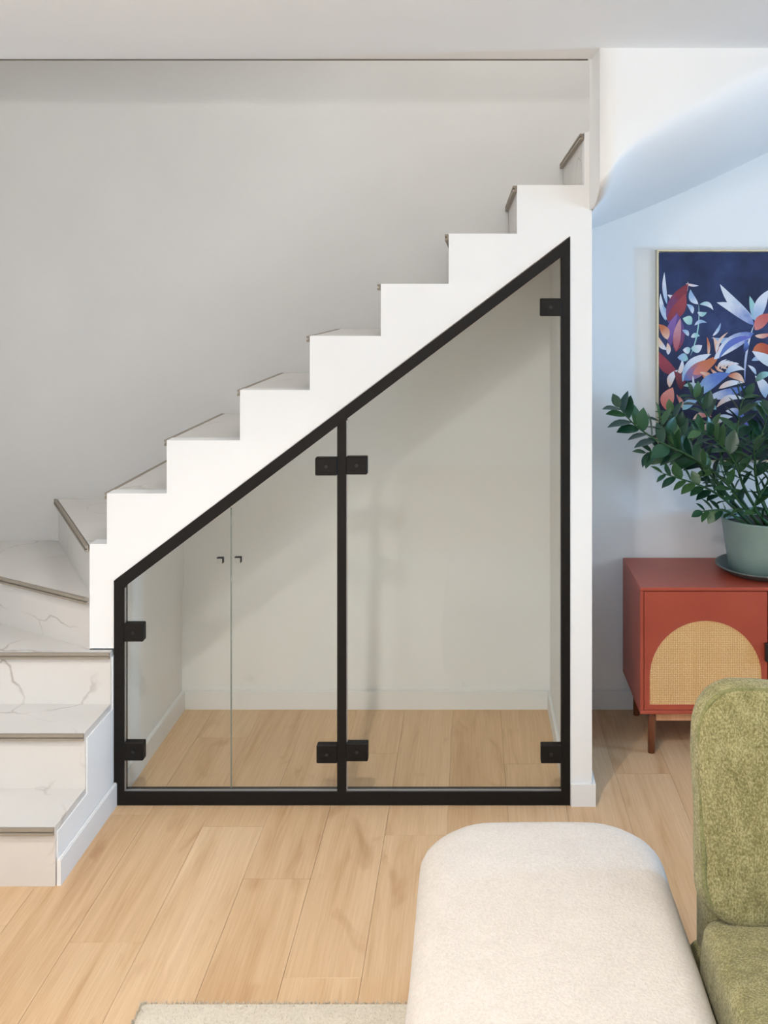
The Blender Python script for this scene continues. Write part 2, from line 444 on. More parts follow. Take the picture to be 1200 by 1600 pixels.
# lower block: three straight steps and the winders, stepped in plan
YN = [-.487, -.255, -.025]
XE = XS                                     # right face
PIV = Vector((X0(140), 0))
N4 = (XL, .513); N5 = (X0(737-647) if 0 else -1.775, YB)
bmB = bmn()
prism(bmB, [(YN[0]+.014, 0), (YN[0]+.014, .18-TT), (YN[1]+.014, .18-TT), (YN[1]+.014, .36-TT), (YN[2]+.014, .36-TT), (YN[2]+.014, .54-TT), (YB-.001, .54-TT), (YB-.001, 0)], 'x', XL, XE)
obj('stair_block', bmB, M['white'], st, label='white painted side of the lower steps')
obj('stair_block', prism(bmn(), [(PIV.x, .012), (XL, N4[1]+.012), (XL, YB-.001), (XE+.008, YB-.001), (XE+.008, .072), (PIV.x, .072)], 'z', .54-TT, .72-TT), M['white'], st)
obj('stair_block', prism(bmn(), [(PIV.x, .02), (N5[0]+.012, YB-.001), (XE+.008, YB-.001), (XE+.008, .072), (PIV.x, .072)], 'z', .72-TT, .9-TT), M['white'], st)
def flat_tread(pts, z, name='tread'):
    return obj(name, prism(bmn(), pts, 'z', z-TT, z), M['marble'], st)
def nosing(tr, a, b, z, out=.016):
    """two-lipped tile edge along a-b, sticking out to the left of a->b"""
    a, b = Vector(a), Vector(b); d = (b-a).normalized(); nrm = Vector((-d.y, d.x))
    bm = bmn()
    for z0, z1, o in ((z-TT+.0005, z-TT+.0085, out), (z-TT+.0085, z-.0085, out*.55), (z-.0085, z+.0005, out)):
        prism(bm, [tuple(a-nrm*.004), tuple(b-nrm*.004), tuple(b+nrm*o), tuple(a+nrm*o)], 'z', z0, z1)
    return obj('nosing', bm, M['tile_edge'], tr, label='taupe grooved tile edge')
def lipped(tr, a, b, z, out=.016): return nosing(tr, a, b, z, out)
xr = XE-.004
for i in range(3):
    yb = (YN[i+1] if i < 2 else None); z = .18*(i+1)
    if i < 2: tr = flat_tread([(XL, YN[i]), (xr, YN[i]), (xr, YN[i+1]+.014), (XL, YN[i+1]+.014)], z)
    else: tr = flat_tread([(XL, YN[2]), (xr, YN[2]), (xr, -.001), (PIV.x-.0, -.001), (PIV.x, .012), (XL, N4[1]+.012)], z)
    lipped(tr, (xr, YN[i]), (XL, YN[i]), z) if 0 else lipped(tr, (XL, YN[i]), (xr, YN[i]), z, -.012)
    obj('riser', bbox(XL, xr, YN[i]+.004, YN[i]+.014, z-.18, z-TT), M['marble'], st)
# winder treads 4 and 5
t4 = flat_tread([(PIV.x-.001, 0.0), (N4[0], N4[1]), (XL, YB-.005), (N5[0]+.02, YB-.005), (PIV.x-.001, .03)], .72)
nosing(t4, (N4[0], N4[1]), (PIV.x-.001, 0.0), .72, -.014)
def riser_line(a, b, z0, z1, th=.01, off=.004):
    a, b = Vector(a), Vector(b); d = (b-a).normalized(); nrm = Vector((-d.y, d.x))
    return obj('riser', prism(bmn(), [tuple(a+nrm*off), tuple(b+nrm*off), tuple(b+nrm*(off+th)), tuple(a+nrm*(off+th))], 'z', z0, z1), M['marble'], st)
riser_line((N4[0], N4[1]), (PIV.x-.001, .003), .54, .72-TT)
t5 = flat_tread([(PIV.x-.001, 0.003), (N5[0], YB-.005), (RISERX[0]+.012, YB-.005), (RISERX[0]+.012, .07), (PIV.x-.001, .07)], .9)
nosing(t5, (N5[0], YB-.005), (PIV.x-.001, .003), .9, -.014)
riser_line((N5[0], YB-.005), (PIV.x-.001, .01), .72, .9-TT)
# upper flight 6..13
for i in range(8):
    z = TREADZ[i]; x0 = RISERX[i]; x1 = RISERX[i+1] if i < 7 else .62
    tr = flat_tread([(x0, .004), (x1+.012, .004), (x1+.012, YB-.005), (x0, YB-.005)], z-.0015)
    bm = bmn()
    for z0, z1, o in ((z-TT, z-TT+.008, .014), (z-TT+.008, z-.009, .008), (z-.009, z-.001, .014)):
        box(bm, x0-o, x0+.002, .016, YB-.005, z0, z1)
    obj('nosing', bm, M['tile_edge'], tr, label='taupe grooved tile edge')
    zb = TREADZ[i-1] if i else .9
    obj('riser', bbox(x0+.001, x0+.011, .07, YB-.005, zb-.001, z-TT), M['marble'], st)

# ---------------------------------------------------------------- baseboards
BH, BT = .08, .012
def skirting(name, x0, x1, y0, y1):
    bm = bbox(x0, x1, y0, y1, 0, BH)
    bmesh.ops.bevel(bm, geom=[e for e in bm.edges if all(v.co.z > BH-.001 for v in e.verts)], offset=.003, segments=2, affect='EDGES')
    return struct(name, bm, M['trimwhite'])
skirting('baseboard_storage_back', XS+.008, PX0-.006, YB-BT, YB)
skirting('baseboard_storage_left', XS, XS+BT+.004, .07, YB-BT)
skirting('baseboard_storage_right', PX0-.006-BT, PX0-.006, .07, YB-BT)
skirting('baseboard_right', PX1, XR, YB-BT, YB)
skirting('baseboard_partition_side', PX1, PX1+BT, -BT, YB-BT)
skirting('baseboard_partition_front', PX0+.002, PX1, -BT, 0)
skirting('baseboard_stairs', XE, XE+BT, YN[0]+.006, -.001)

# ---------------------------------------------------------------- glazed steel screen
FY0, FY1 = -.004, .036
fr = thing('steel_frame', 'black steel trapezoid frame set into the opening under the stairs', 'frame', (X0(535), 0, 0))
IL, IR, IB = X0(194), X0(877), Z0(1237)         # inner clear edges
ML, MR = X0(527), X0(541)
def top_in(x): return Z0(907)+(X0(x)-XS)*slope-Z0(0)+Z0(0)-.052
fl_top = lambda X: soffit(X)-.05
def poly_bar(name, pts): 
    bm = prism(bmn(), pts, 'y', FY0, FY1)
    return obj(name, bm, M['steel'], fr)
OX0, OX1 = XS+.001, PX0-.007
poly_bar('side_bar', [(OX0, 0.001), (IL, .001), (IL, fl_top(IL)), (OX0, soffit(OX0)-.001)])
poly_bar('side_bar', [(IR, .001), (OX1+.006, .001), (OX1+.006, soffit(OX1)-.001), (IR, fl_top(IR))])
poly_bar('top_bar', [(OX0, soffit(OX0)-.001), (IL, fl_top(IL)), (IR, fl_top(IR)), (OX1+.006, soffit(OX1)-.001)])
poly_bar('bottom_bar', [(IL, .001), (IR, .001), (IR, IB), (IL, IB)])
poly_bar('centre_post', [(ML, IB), (MR, IB), (MR, fl_top(MR)), (ML, fl_top(ML))])
GY0, GY1 = .012, .02
# thin pale glazing bead inside the rebate
for (a, b) in ((IL, ML), (MR, IR)):
    obj('glazing_bead', bbox(a, b, .004, .0115, IB, IB+.004), M['chrome'], fr, label='thin silver glazing bead')
    obj('glazing_bead', bbox(a, a+.0035, .004, .0115, IB+.004, fl_top(a)-.004), M['chrome'], fr)
def clamp(parent, xc0, xc1, zc, h=.062):
    bm = bevbox(xc0, xc1, -.010, .024, zc-h/2, zc+h/2, .0025, 1)
    c = obj('clamp', bm, M['steel'], parent, label='square black steel glass clamp')
    bm = bmn(); bmesh.ops.create_cone(bm, cap_ends=True, segments=12, radius1=.006, radius2=.006, depth=.003, matrix=Matrix.Translation(((xc0+xc1)/2, -.0108, zc)) @ Matrix.Rotation(PI/2, 4, 'X'))
    obj('screw', bm, M['screw'], c)
    return c
def leaf(name, label, cat, x0, x1, clamps, grip=None):
    t = thing(name, label, cat, ((x0+x1)/2, GY0, IB))
    tp = lambda X: fl_top(X)-.004
    bm = prism(bmn(), [(x0, IB+.005), (x1, IB+.005), (x1, tp(x1)), (x0, tp(x0))], 'y', GY0, GY1)
    obj('pane', bm, M['glass'], t)
    for c in clamps: clamp(t, *c)
    if grip:
        gx, gz = grip
        bm = bevbox(gx-.011, gx+.011, -.006, GY0-.0005, gz-.011, gz+.011, .002, 1)
        g = obj('grip', bm, M['glass'], t, label='small clear square finger grip')
        bm = bmn(); box(bm, gx-.011, gx+.011, -.0065, GY0-.001, gz+.0085, gz+.011); box(bm, gx+.0085, gx+.011, -.0065, GY0-.001, gz-.008, gz+.0085)
        obj('grip_edge', bm, M['screw'], g, label='black edge')
    return t
xm = X0(359.5)
e1 = obj
d1 = leaf('glass_leaf', 'narrow clear glass door leaf clamped to the frame bar beside the lower steps', 'glass leaf', IL+.004, xm-.0015,
          [(IL, X0(225), Z0(987.5)), (IL, X0(225), Z0(1173))], (X0(344), Z0(876)))
d2 = leaf('glass_leaf', 'clear glass door leaf clamped to the centre post, meeting the narrow leaf', 'glass leaf', xm+.0015, ML-.004,
          [(X0(493), ML, Z0(728.5)), (X0(495), ML, Z0(1177))], (X0(372), Z0(875)))
d3 = leaf('fixed_glazing', 'tall clear glass panel between centre post and white partition', 'glass panel', MR+.004, IR-.004,
          [(MR, X0(574), Z0(727)), (MR, X0(575), Z0(1174)), (X0(844), IR, Z0(480)), (X0(845), IR, Z0(1177))])
for t, X in ((d1, xm-.0018), (d2, xm+.0008)):
    obj('polished_edge', bbox(X, X+.001, GY0, GY1, IB+.006, fl_top(xm)-.005), M['glass_edge'], t, label='pale green polished glass edge')

# ---------------------------------------------------------------- sideboard
SX0 = .646; SY0, SY1 = .366, YB-BT-.002; SZ0, SZ1 = .164, .65
DW = .4755; ND = 3; SX1 = SX0+.014*2+DW*ND
sb = thing('sideboard', 'terracotta lacquered sideboard with arched rattan door panels on wooden legs', 'sideboard', (SX0, (SY0+SY1)/2, 0))
ct = .014
def panel(name, *a): return obj(name, bevbox(*a, .002, 1), M['terra'], sb)
panel('top_panel', SX0, SX1, SY0, SY1, SZ1-ct, SZ1)
panel('bottom_panel', SX0, SX1, SY0, SY1, SZ0, SZ0+ct)
panel('side_panel', SX0, SX0+ct, SY0, SY1, SZ0+ct, SZ1-ct)
panel('side_panel', SX1-ct, SX1, SY0, SY1, SZ0+ct, SZ1-ct)
obj('back_panel', bbox(SX0+ct, SX1-ct, SY1-.01, SY1, SZ0+ct, SZ1-ct), M['terra'], sb)
for i in range(ND):
    x0 = SX0+ct+i*DW+.002; x1 = x0+DW-.004; z0, z1 = SZ0+ct+.0025, SZ1-ct-.0025
    xc = (x0+x1)/2; hw = (x1-x0)/2-.0215; zb = z0+.021; r = hw
    zc = z0+.3415-r
    # door slab with an arch cut-out: outer rectangle joined to the arch outline
    arch = [(xc-hw, zb)]+[(xc-r*math.cos(PI*k/28), zc+r*math.sin(PI*k/28)) for k in range(29)]+[(xc+hw, zb)]
    bm = bmn()
    for yy in (SY0+.001, SY0+.019):
        ov = [bm.verts.new((x, yy, z)) for x, z in ((x0, z0), (x0, z1), (x1, z1), (x1, z0))]
        av = [bm.verts.new((x, yy, z)) for x, z in arch]
        ed = [bm.edges.new((ov[k], ov[(k+1) % 4])) for k in range(4)]+[bm.edges.new((av[k], av[(k+1) % len(av)])) for k in range(len(av))]
        bmesh.ops.triangle_fill(bm, use_beauty=True, edges=ed)
        if yy < SY0+.01: A = (ov, av)
        else: B = (ov, av)
    for a, b in ((A[0], B[0]), (A[1], B[1])):
        for k in range(len(a)): bm.faces.new((a[k], a[(k+1) % len(a)], b[(k+1) % len(a)], b[k]))
    dr = obj('door', bm, M['terra'], sb)
    obj('rattan_panel', prism(bmn(), arch, 'y', SY0+.004, SY0+.012), M['rattan'], dr, label='woven cane arch')
    pts = [(x, SY0+.003, z) for x, z in arch+[arch[0]]]
    obj('arch_bead', tube(bmn(), pts, .0022, 6), M['rattan'], dr)
    s = 1 if i == 0 else -1
    hx = x1-.004 if i == 0 else (x0+.012 if i == 1 else x1-.01)
    bm = bevbox(hx-.007, hx+.009, SY0-.02, SY0+.001, z0+.19, z0+.26, .003, 2)
    obj('handle', bm, M['black_handle'], dr, label='black pull handle')
for lx in (SX0+.052, SX1-.052):
    for ly in (SY0+.04, SY1-.05):
        obj('leg', tube(bmn(), [(lx, ly, SZ0), (lx, ly, SZ0-.02), (lx-.002 if lx < 1 else lx+.002, ly, 0.0)], [.0165, .0165, .0135], 16), M['legwood'], sb, True, label='turned walnut leg')
obj('apron', bevbox(SX0+.066, SX1-.066, SY0+.03, SY0+.05, SZ0-.038, SZ0, .002, 1), M['apron'], sb, label='pale wood rail')
obj('apron', bevbox(SX0+.066, SX1-.066, SY1-.06, SY1-.04, SZ0-.038, SZ0, .002, 1), M['apron'], sb)

# ---------------------------------------------------------------- pot, saucer, plant
PC = Vector((1.2, .592, SZ1))
sc = obj('saucer', lathe(bmn(), [(.02, 0), (.15, 0), (.165, .002), (.196, .024), (.205, .027), (.207, .031), (.203, .033), (.193, .03), (.166, .01), (.15, .008), (.02, .008)], PC), M['saucer'], None, True, base=PC)
tag(sc, 'round grey saucer on the terracotta sideboard under the plant pot', 'saucer')
PB = PC+Vector((0, 0, .0085))
pt = thing('potted_plant', 'bushy dark green plant with glossy leaflets in a sage green pot', 'plant', PB)
obj('pot', lathe(bmn(), [(.02, 0), (.145, 0), (.152, .004), (.166, .09), (.18, .195), (.184, .205), (.186, .212), (.182, .215), (.176, .21), (.17, .19), (.168, .17), (.02, .17)], PB, 64), M['pot'], pt, True, label='sage green ceramic pot')
bm = bmn()
rings = []
for r in (.001, .05, .1, .14, .1695):
    rings.append([bm.verts.new(PB+Vector((r*math.cos(a*PI/14), r*math.sin(a*PI/14), .178+random.uniform(0, .008)))) for a in range(28)])
for a, b in zip(rings, rings[1:]):
    for k in range(28): bm.faces.new((a[k], a[(k+1) % 28], b[(k+1) % 28], b[k]))
obj('soil', bm, M['soil'], pt)
# leaflet: folded, pointed, base at origin, pointing +X
def leaflet_mesh():
    bm = bmn(); prof = [(0, .0), (.08, .10), (.22, .19), (.42, .245), (.62, .225), (.8, .14), (.92, .06), (1, 0)]
    mid = [bm.verts.new((x, 0, -.10*(x-.3)**2+.0)) for x, w in prof]
    for sgn in (1, -1):
        ed = [bm.verts.new((x, sgn*w, .30*w-.10*(x-.3)**2)) if w > 0 else mid[i] for i, (x, w) in enumerate(prof)]
        for i in range(len(prof)-1):
            vs = [mid[i], mid[i+1], ed[i+1], ed[i]]; u = []
            for q in vs:
                if q not in u: u.append(q)
            if len(u) > 2: bm.faces.new(u if sgn > 0 else u[::-1])
    me = bpy.data.meshes.new('leaf'); bm.to_mesh(me); bm.free(); me.materials.append(M['leaf'])
    for p in me.polygons: p.use_smooth = True
    return me
LM = leaflet_mesh()
def cr(pts, t):                                   # Catmull-Rom through pts
    n = len(pts)-1; f = min(max(t, 0), .99999)*n; i = int(f); u = f-i
    p0, p1, p2, p3 = (pts[max(i-1, 0)], pts[i], pts[i+1], pts[min(i+2, n)])
    return .5*((2*p1)+(-p0+p2)*u+(2*p0-5*p1+4*p2-p3)*u*u+(-p0+3*p1-3*p2+p3)*u**3)
stems = [  # base offset in the pot, then pixel way-points with depth
    ((-.03, -.02), [(1140, 760, .50), (1088, 718, .46), (1030, 690, .46), (992, 664, .46), (968, 637, .47)], .3, 20, .078),
    ((-.05, .03), [(1132, 770, .52), (1095, 726, .5), (1052, 698, .5), (1030, 655, .5)], .3, 18, .078),
    ((-.02, .04), [(1140, 750, .56), (1120, 690, .55), (1100, 640, .54), (1082, 617, .54)], .25, 18, .074),
    ((-.06, -.03), [(1138, 785, .48), (1108, 765, .46), (1075, 752, .45), (1036, 740, .45)], .15, 18, .062),
    ((-.07, -.05), [(1138, 800, .46), (1120, 797, .45), (1098, 799, .44)], .3, 9, .055),
    ((0, .0), [(1158, 750, .54), (1152, 690, .53), (1156, 640, .52), (1164, 618, .52)], .3, 18, .074),
    ((.03, .02), [(1180, 740, .56), (1190, 680, .56), (1205, 640, .55)], .3, 18, .074),
    ((.0, -.05), [(1166, 770, .46), (1148, 722, .42), (1120, 690, .40), (1092, 672, .40)], .25, 18, .076),
    ((.02, -.06), [(1185, 770, .44), (1180, 720, .40), (1176, 690, .38)], .2, 16, .072),
    ((-.04, .06), [(1130, 765, .6), (1098, 715, .6), (1066, 680, .6), (1048, 645, .6)], .3, 16, .074),
    ((.06, .0), [(1215, 760, .55), (1245, 700, .54), (1280, 660, .54)], .25, 18, .074),
    ((.05, -.05), [(1215, 780, .48), (1250, 745, .45), (1300, 725, .45)], .2, 18, .07),
    ((.04, .05), [(1210, 740, .6), (1225, 670, .6), (1250, 615, .6)], .3, 18, .074),
    ((-.02, -.07), [(1160, 790, .44), (1140, 760, .40), (1128, 735, .38)], .1, 12, .06),
    ((.02, -.07), [(1180, 795, .43), (1196, 760, .39), (1205, 735, .37)], .1, 12, .06),
    ((-.05, .0), [(1128, 775, .54), (1085, 720, .55), (1040, 705, .55), (1010, 708, .55)], .35, 14, .07),
]
for (bx, by), way, t0, nl, ll in stems:
    P = [PB+Vector((bx, by, .17))]+[at(*q) for q in way]
    path = [cr(P, i/20) for i in range(21)]
    stm = obj('stem', tube(bmn(), path, [.0068-.0045*i/20 for i in range(21)], 7), M['stem'], pt, True)
    o0 = org(stm)
    for j in range(nl):
        t = t0+(1-t0)*(j/(nl-1))**.92
        p = cr(P, t); tan = (cr(P, min(t+.02, 1))-cr(P, max(t-.02, 0))).normalized()
        side = tan.cross(Vector((0, -1, .25))).normalized() if abs(tan.y) < .9 else Vector((1, 0, 0))
        sgn = 1 if j % 2 else -1
        last = j == nl-1
        d = (tan*(.75 if not last else 3)+side*sgn*random.uniform(.75, 1.05)+Vector((0, -1, .2))*random.uniform(-.25, .45)).normalized()
        nrm = (tan.cross(side)*.6+Vector((random.uniform(-.5, .5), -.75, .6))).normalized()
        yv = nrm.cross(d).normalized(); zv = d.cross(yv).normalized()
        s = ll*1.18*random.uniform(.82, 1.15)*(1-.25*abs(2*(j/(nl-1))-1)**3)
        R = Matrix((d, yv, zv)).transposed().to_4x4()
        lf = bpy.data.objects.new('leaf', LM); C.objects.link(lf); lf.parent = stm
        lf.matrix_local = Matrix.Translation(p-o0) @ R @ Matrix.Diagonal((s, s*random.uniform(1.0, 1.35), s, 1))

# ---------------------------------------------------------------- painting
PD = YB-.034
a = at(1029, 393, PD); b = at(1029, 719, PD)
PXL, PZT, PZB = a.x, a.z, b.z; PXR = PXL+.92
pa = thing('painting', 'framed botanical painting of pale blue and pink leaves on navy', 'painting', (PXL, YB-.02, PZB))
obj('canvas', bbox(PXL+.004, PXR-.004, PD+.003, YB-.001, PZB+.004, PZT-.004), M['canvas'], pa)
fw = .0075
for nm, q in (('frame_bar', (PXL-fw, PXL, PZB-fw, PZT+fw)), ('frame_bar', (PXR, PXR+fw, PZB-fw, PZT+fw)), ('frame_bar', (PXL, PXR, PZT, PZT+fw)), ('frame_bar', (PXL, PXR, PZB-fw, PZB))):
    obj(nm, bbox(q[0], q[1], PD-.004, YB-.001, q[2], q[3]), M['champagne'], pa)
layer = [0]
def pleaf(x0, y0, x1, y1, w, bend, ca, cb, name='painted_leaf'):
    """flat painted leaf from base (x0,y0) to tip (x1,y1) in photo pixels, width w px, sideways bend px"""
    layer[0] += 1; Y = PD+.0028-layer[0]*.00002
    w *= .88; n = 9; bm = bmn(); uv = bm.loops.layers.uv.new('UVMap')
    dx, dy = x1-x0, y1-y0; L = math.hypot(dx, dy) or 1; nx, ny = -dy/L, dx/L
    Lf, Rt = [], []
    for i in range(n+1):
        t = i/n; cx = x0+dx*t+nx*bend*4*t*(1-t); cy = y0+dy*t+ny*bend*4*t*(1-t)
        h = w/2*(math.sin(PI*t**.85))**.85+.15
        for lst, s in ((Lf, 1), (Rt, -1)):
            p = at(cx+nx*h*s, cy+ny*h*s, PD)
            lst.append((bm.verts.new((min(max(p.x, PXL+.0005), PXR-.0005), Y, min(max(p.z, PZB+.0005), PZT-.0005))), t))
    for i in range(n):
        f = bm.faces.new((Lf[i][0], Rt[i][0], Rt[i+1][0], Lf[i+1][0]))
        for lp, tt in zip(f.loops, (Lf[i][1], Rt[i][1], Rt[i+1][1], Lf[i+1][1])): lp[uv].uv = (tt, 0)
    obj(name, bm, pmat(ca, cb), pa)
def crop(cx, cy): return 980+cx*220/1200, 380+cy*240/1309
W_, B_, LB, PK, MR_, PU, OR, TQ, PE, DB, GN = (214, 218, 228), (92, 118, 184), (150, 178, 210), (206, 128, 122), (128, 52, 66), (96, 72, 132), (196, 112, 76), (150, 196, 196), (226, 190, 170), (44, 62, 112), (64, 94, 74)
def pl2(c0, c1, w, bend, ca, cb): pleaf(*crop(*c0), *crop(*c1), w, bend, ca, cb)
# maroon flower spike on the left with its pale sepals
pl2((340, 520), (318, 250), 7, -2, LB, W_); pl2((330, 660), (285, 430), 8, -2, LB, W_); pl2((345, 660), (300, 520), 6, 1, W_, LB)
pl2((360, 470), (520, 330), 10, 9, PE, W_); pl2((500, 345), (610, 362), 4, 1, PE, W_); pl2((345, 440), (455, 440), 7, 4, W_, PE)
pl2((350, 680), (520, 345), 27, -3, PU, MR_); pl2((340, 660), (500, 430), 22, 5, MR_, (150, 66, 74))
pl2((415, 930), (420, 590), 22, 4, MR_, PU); pl2((370, 880), (430, 600), 14, -5, PU, (130, 96, 160))
pl2((420, 920), (455, 640), 13, -2, (168, 84, 96), (190, 140, 150))
pl2((345, 820), (270, 690), 15, 3, PE, OR); pl2((335, 910), (268, 800), 9, -3, W_, PE); pl2((350, 950), (345, 850), 8, 1, W_, PE)
pl2((430, 1120), (270, 925), 20, -6, MR_, (150, 62, 76)); pl2((425, 1130), (470, 990), 8, 3, PE, W_)
pl2((360, 1230), (430, 1080), 12, -4, PE, W_); pl2((460, 1250), (400, 1090), 16, 5, (96, 40, 54), (120, 60, 70))
pl2((330, 1420), (390, 1230), 24, -3, (206, 110, 104), (224, 150, 140)); pl2((480, 1420), (420, 1290), 7, 2, PE, PK)
# eucalyptus sprig
pl2((540, 960), (610, 520), 2.2, 5, TQ, TQ)
pl2((605, 520), (540, 395), 11, -4, W_, LB); pl2((620, 520), (735, 570), 8, -5, TQ, W_); pl2((560, 600), (508, 520), 8, 3, W_, LB)
pl2((600, 590), (680, 590), 8, 3, W_, TQ); pl2((550, 690), (475, 640), 15, 3, TQ, (180, 214, 206)); pl2((575, 700), (680, 678), 6, -4, W_, LB)
pl2((525, 790), (470, 740), 7, 2, W_, LB); pl2((545, 800), (620, 790), 8, -2, W_, TQ); pl2((540, 900), (475, 910), 12, -2, TQ, W_); pl2((545, 900), (640, 870), 14, 3, TQ, W_)
pl2((520, 990), (430, 975), 14, 2, TQ, LB)
# pale blue spray in the middle
pl2((1005, 1190), (1085, 690), 3.5, -5, B_, W_)
pl2((1080, 650), (792, 350), 17, -5, LB, W_); pl2((1085, 700), (765, 505), 19, 6, B_, W_); pl2((1090, 660), (1045, 450), 11, 1, LB, TQ)
pl2((1100, 660), (1205, 400), 20, -3, LB, W_); pl2((1075, 770), (720, 805), 15, -9, B_, LB); pl2((730, 790), (798, 680), 5, 2, W_, LB)
pl2((1080, 765), (735, 1000), 24, 6, B_, W_); pl2((1060, 800), (780, 990), 11, 10, (104, 104, 190), B_)
pl2((1000, 930), (1010, 820), 9, 2, DB, B_); pl2((1090, 740), (1230, 600), 20, -3, PK, (190, 96, 92)); pl2((1090, 790), (1230, 770), 8, 2, PE, PK)
pl2((1070, 920), (1240, 900), 28, 1, OR, (176, 80, 62)); pl2((1060, 1000), (1240, 990), 10, -4, LB, W_)
pl2((690, 960), (680, 800), 5, 2, PE, OR); pl2((760, 940), (735, 800), 8, 3, OR, PE); pl2((760, 940), (860, 760), 5, -5, W_, PE)
# orange fern and lower cluster
pl2((470, 1180), (715, 945), 20, -8, LB, W_); pl2((480, 1170), (770, 990), 24, -2, B_, OR); pl2((560, 1120), (740, 970), 17, 2, PK, OR)
for k in range(5): pl2((640+k*36, 1120-k*26), (720+k*34, 1160-k*22), 4.5, 2, OR, PE)
for k in range(5): pl2((770+k*30, 1080-k*6), (850+k*26, 990+k*10), 5, -3, PE, W_)
pl2((620, 1100), (760, 1190), 7, -3, PE, OR); pl2((830, 1120), (1005, 1080), 12, -7, LB, W_)
pl2((600, 1300), (880, 1110), 24, -7, LB, B_); pl2((860, 1130), (1000, 1190), 12, -5, OR, PE); pl2((780, 1240), (990, 1190), 10, -4, PE, W_)
pl2((700, 1310), (1010, 1220), 17, 3, W_, B_); pl2((480, 1215), (640, 1235), 8, -3, TQ, W_); pl2((570, 1260), (560, 1130), 4, 0, LB, W_)
pl2((1180, 1320), (1090, 1130), 17, 5, LB, W_); pl2((1100, 1120), (1030, 1040), 6, 2, LB, W_); pl2((1090, 1180), (1240, 1110), 12, -4, GN, TQ)
pl2((760, 1400), (1010, 1330), 10, -9, PE, W_); pl2((840, 1430), (1010, 1500), 12, -5, W_, B_); pl2((1000, 1480), (1130, 1600), 15, 4, (104, 104, 190), B_)
pl2((470, 1420), (600, 1340), 14, -3, TQ, LB); pl2((620, 1330), (760, 1420), 16, -3, GN, TQ); pl2((1060, 1420), (1200, 1380), 16, -4, GN, LB)
pl2((560, 1500), (720, 1480), 10, -5, PE, PK); pl2((740, 1560), (900, 1480), 12, -6, PE, W_); pl2((640, 1620), (760, 1540), 12, -4, GN, PE)
pl2((300, 1560), (480, 1480), 22, -4, (26, 44, 40), GN); pl2((420, 1700), (620, 1580), 22, -4, (26, 44, 40), GN); pl2((820, 1660), (1040, 1560), 22, -5, (26, 44, 40), GN)
# continuation beyond the frame edge: the same foliage across the rest of the canvas
rr = random.Random(3)
for k in range(46):
    bx_, by_ = rr.uniform(1215, 1350), rr.uniform(480, 700); an = rr.uniform(0, 2*PI); ln = rr.uniform(22, 60)
    pleaf(bx_, by_, bx_+ln*math.cos(an), by_-abs(ln*math.sin(an)), rr.uniform(6, 20), rr.uniform(-7, 7), *rr.choice([(LB, W_), (B_, W_), (PK, PE), (MR_, PK), (TQ, W_), (OR, PE), (GN, TQ)]))

# ---------------------------------------------------------------- soft furniture
def rrect(hw, hl, r, n=10):
    r = min(r, hw-.001, hl-.001); out = []
    for cx, cy, a0 in ((hw-r, hl-r, 0), (-hw+r, hl-r, PI/2), (-hw+r, -hl+r, PI), (hw-r, -hl+r, 1.5*PI)):
        m = max(2, n)
        for k in range(m+1): out.append((cx+r*math.cos(a0+PI/2*k/m), cy+r*math.sin(a0+PI/2*k/m)))
    # subdivide the straight runs
    res = []
    for i, p in enumerate(out):
        q = out[(i+1) % len(out)]; d = math.hypot(q[0]-p[0], q[1]-p[1]); k = max(1, int(d/.05))
        for j in range(k): res.append((p[0]+(q[0]-p[0])*j/k, p[1]+(q[1]-p[1])*j/k))
    return res
def loft(w, l, h, rp, re, crown=.0, rb=None, belly=0, wob=0, seed=0, mat4=None):
    """cushion: rounded-rectangle plan w x l, height h; plan radius rp, top edge radius re, bottom edge radius rb"""
    rb = re if rb is None else rb
    prof = []
    for k in range(7): a = PI/2*k/6; prof.append((rb*(1-math.sin(a)), rb*(1-math.cos(a))))
    for k in range(1, 5): prof.append((-belly*math.sin(PI*k/5), rb+(h-re-rb)*k/5))
    for k in range(7): a = PI/2*k/6; prof.append((re*(1-math.cos(a)), h-re*(1-math.sin(a))))
    base = rrect(w/2, l/2, rp); bm = bmn(); rings = []
    mx = min(w, l)/2
    ins = [d for d in (.02, .045, .08, .12, .17, .22, .27) if re+d < mx-.03]
    def ring(d, z):
        f = []
        for x, y in base:
            # inset by pulling towards the medial box
            sx = (w/2-d)/(w/2); sy = (l/2-d)/(l/2)
            f.append((x*sx, y*sy, z))
        return f
    allr = [ring(d, z) for d, z in prof]
    for d in ins:
        t = d/(mx-re); allr.append(ring(re+d, h+crown*math.sin(min(1, t)*PI/2)))
    for r in allr:
        rings.append([bm.verts.new(p) for p in r])
    n = len(base)
    for a, b in zip(rings, rings[1:]):
        for k in range(n): bm.faces.new((a[k], a[(k+1) % n], b[(k+1) % n], b[k]))
    bm.faces.new(rings[0][::-1])
    c = bm.verts.new((0, 0, h+crown))
    for k in range(n): bm.faces.new((rings[-1][k], rings[-1][(k+1) % n], c))
    if wob:
        for v in bm.verts:
            o = mnoise.noise_vector(v.co*6+Vector((seed, 0, 0)))*wob+mnoise.noise_vector(v.co*17+Vector((seed, 5, 0)))*wob*.35
            v.co += o
    if mat4 is not None: bmesh.ops.transform(bm, matrix=mat4, verts=bm.verts)
    return bm

# rug
bm = loft(2.6, 2.4, .016, .01, .006, 0, .002)
n0 = Vector((-.815+1.3, -1.005-1.2, 0))
bmesh.ops.translate(bm, verts=bm.verts, vec=n0)
rg = obj('rug', bm, M['rug'], None, True, base=n0)
tag(rg, 'cream short pile rug on the oak floor under the ottoman', 'rug')
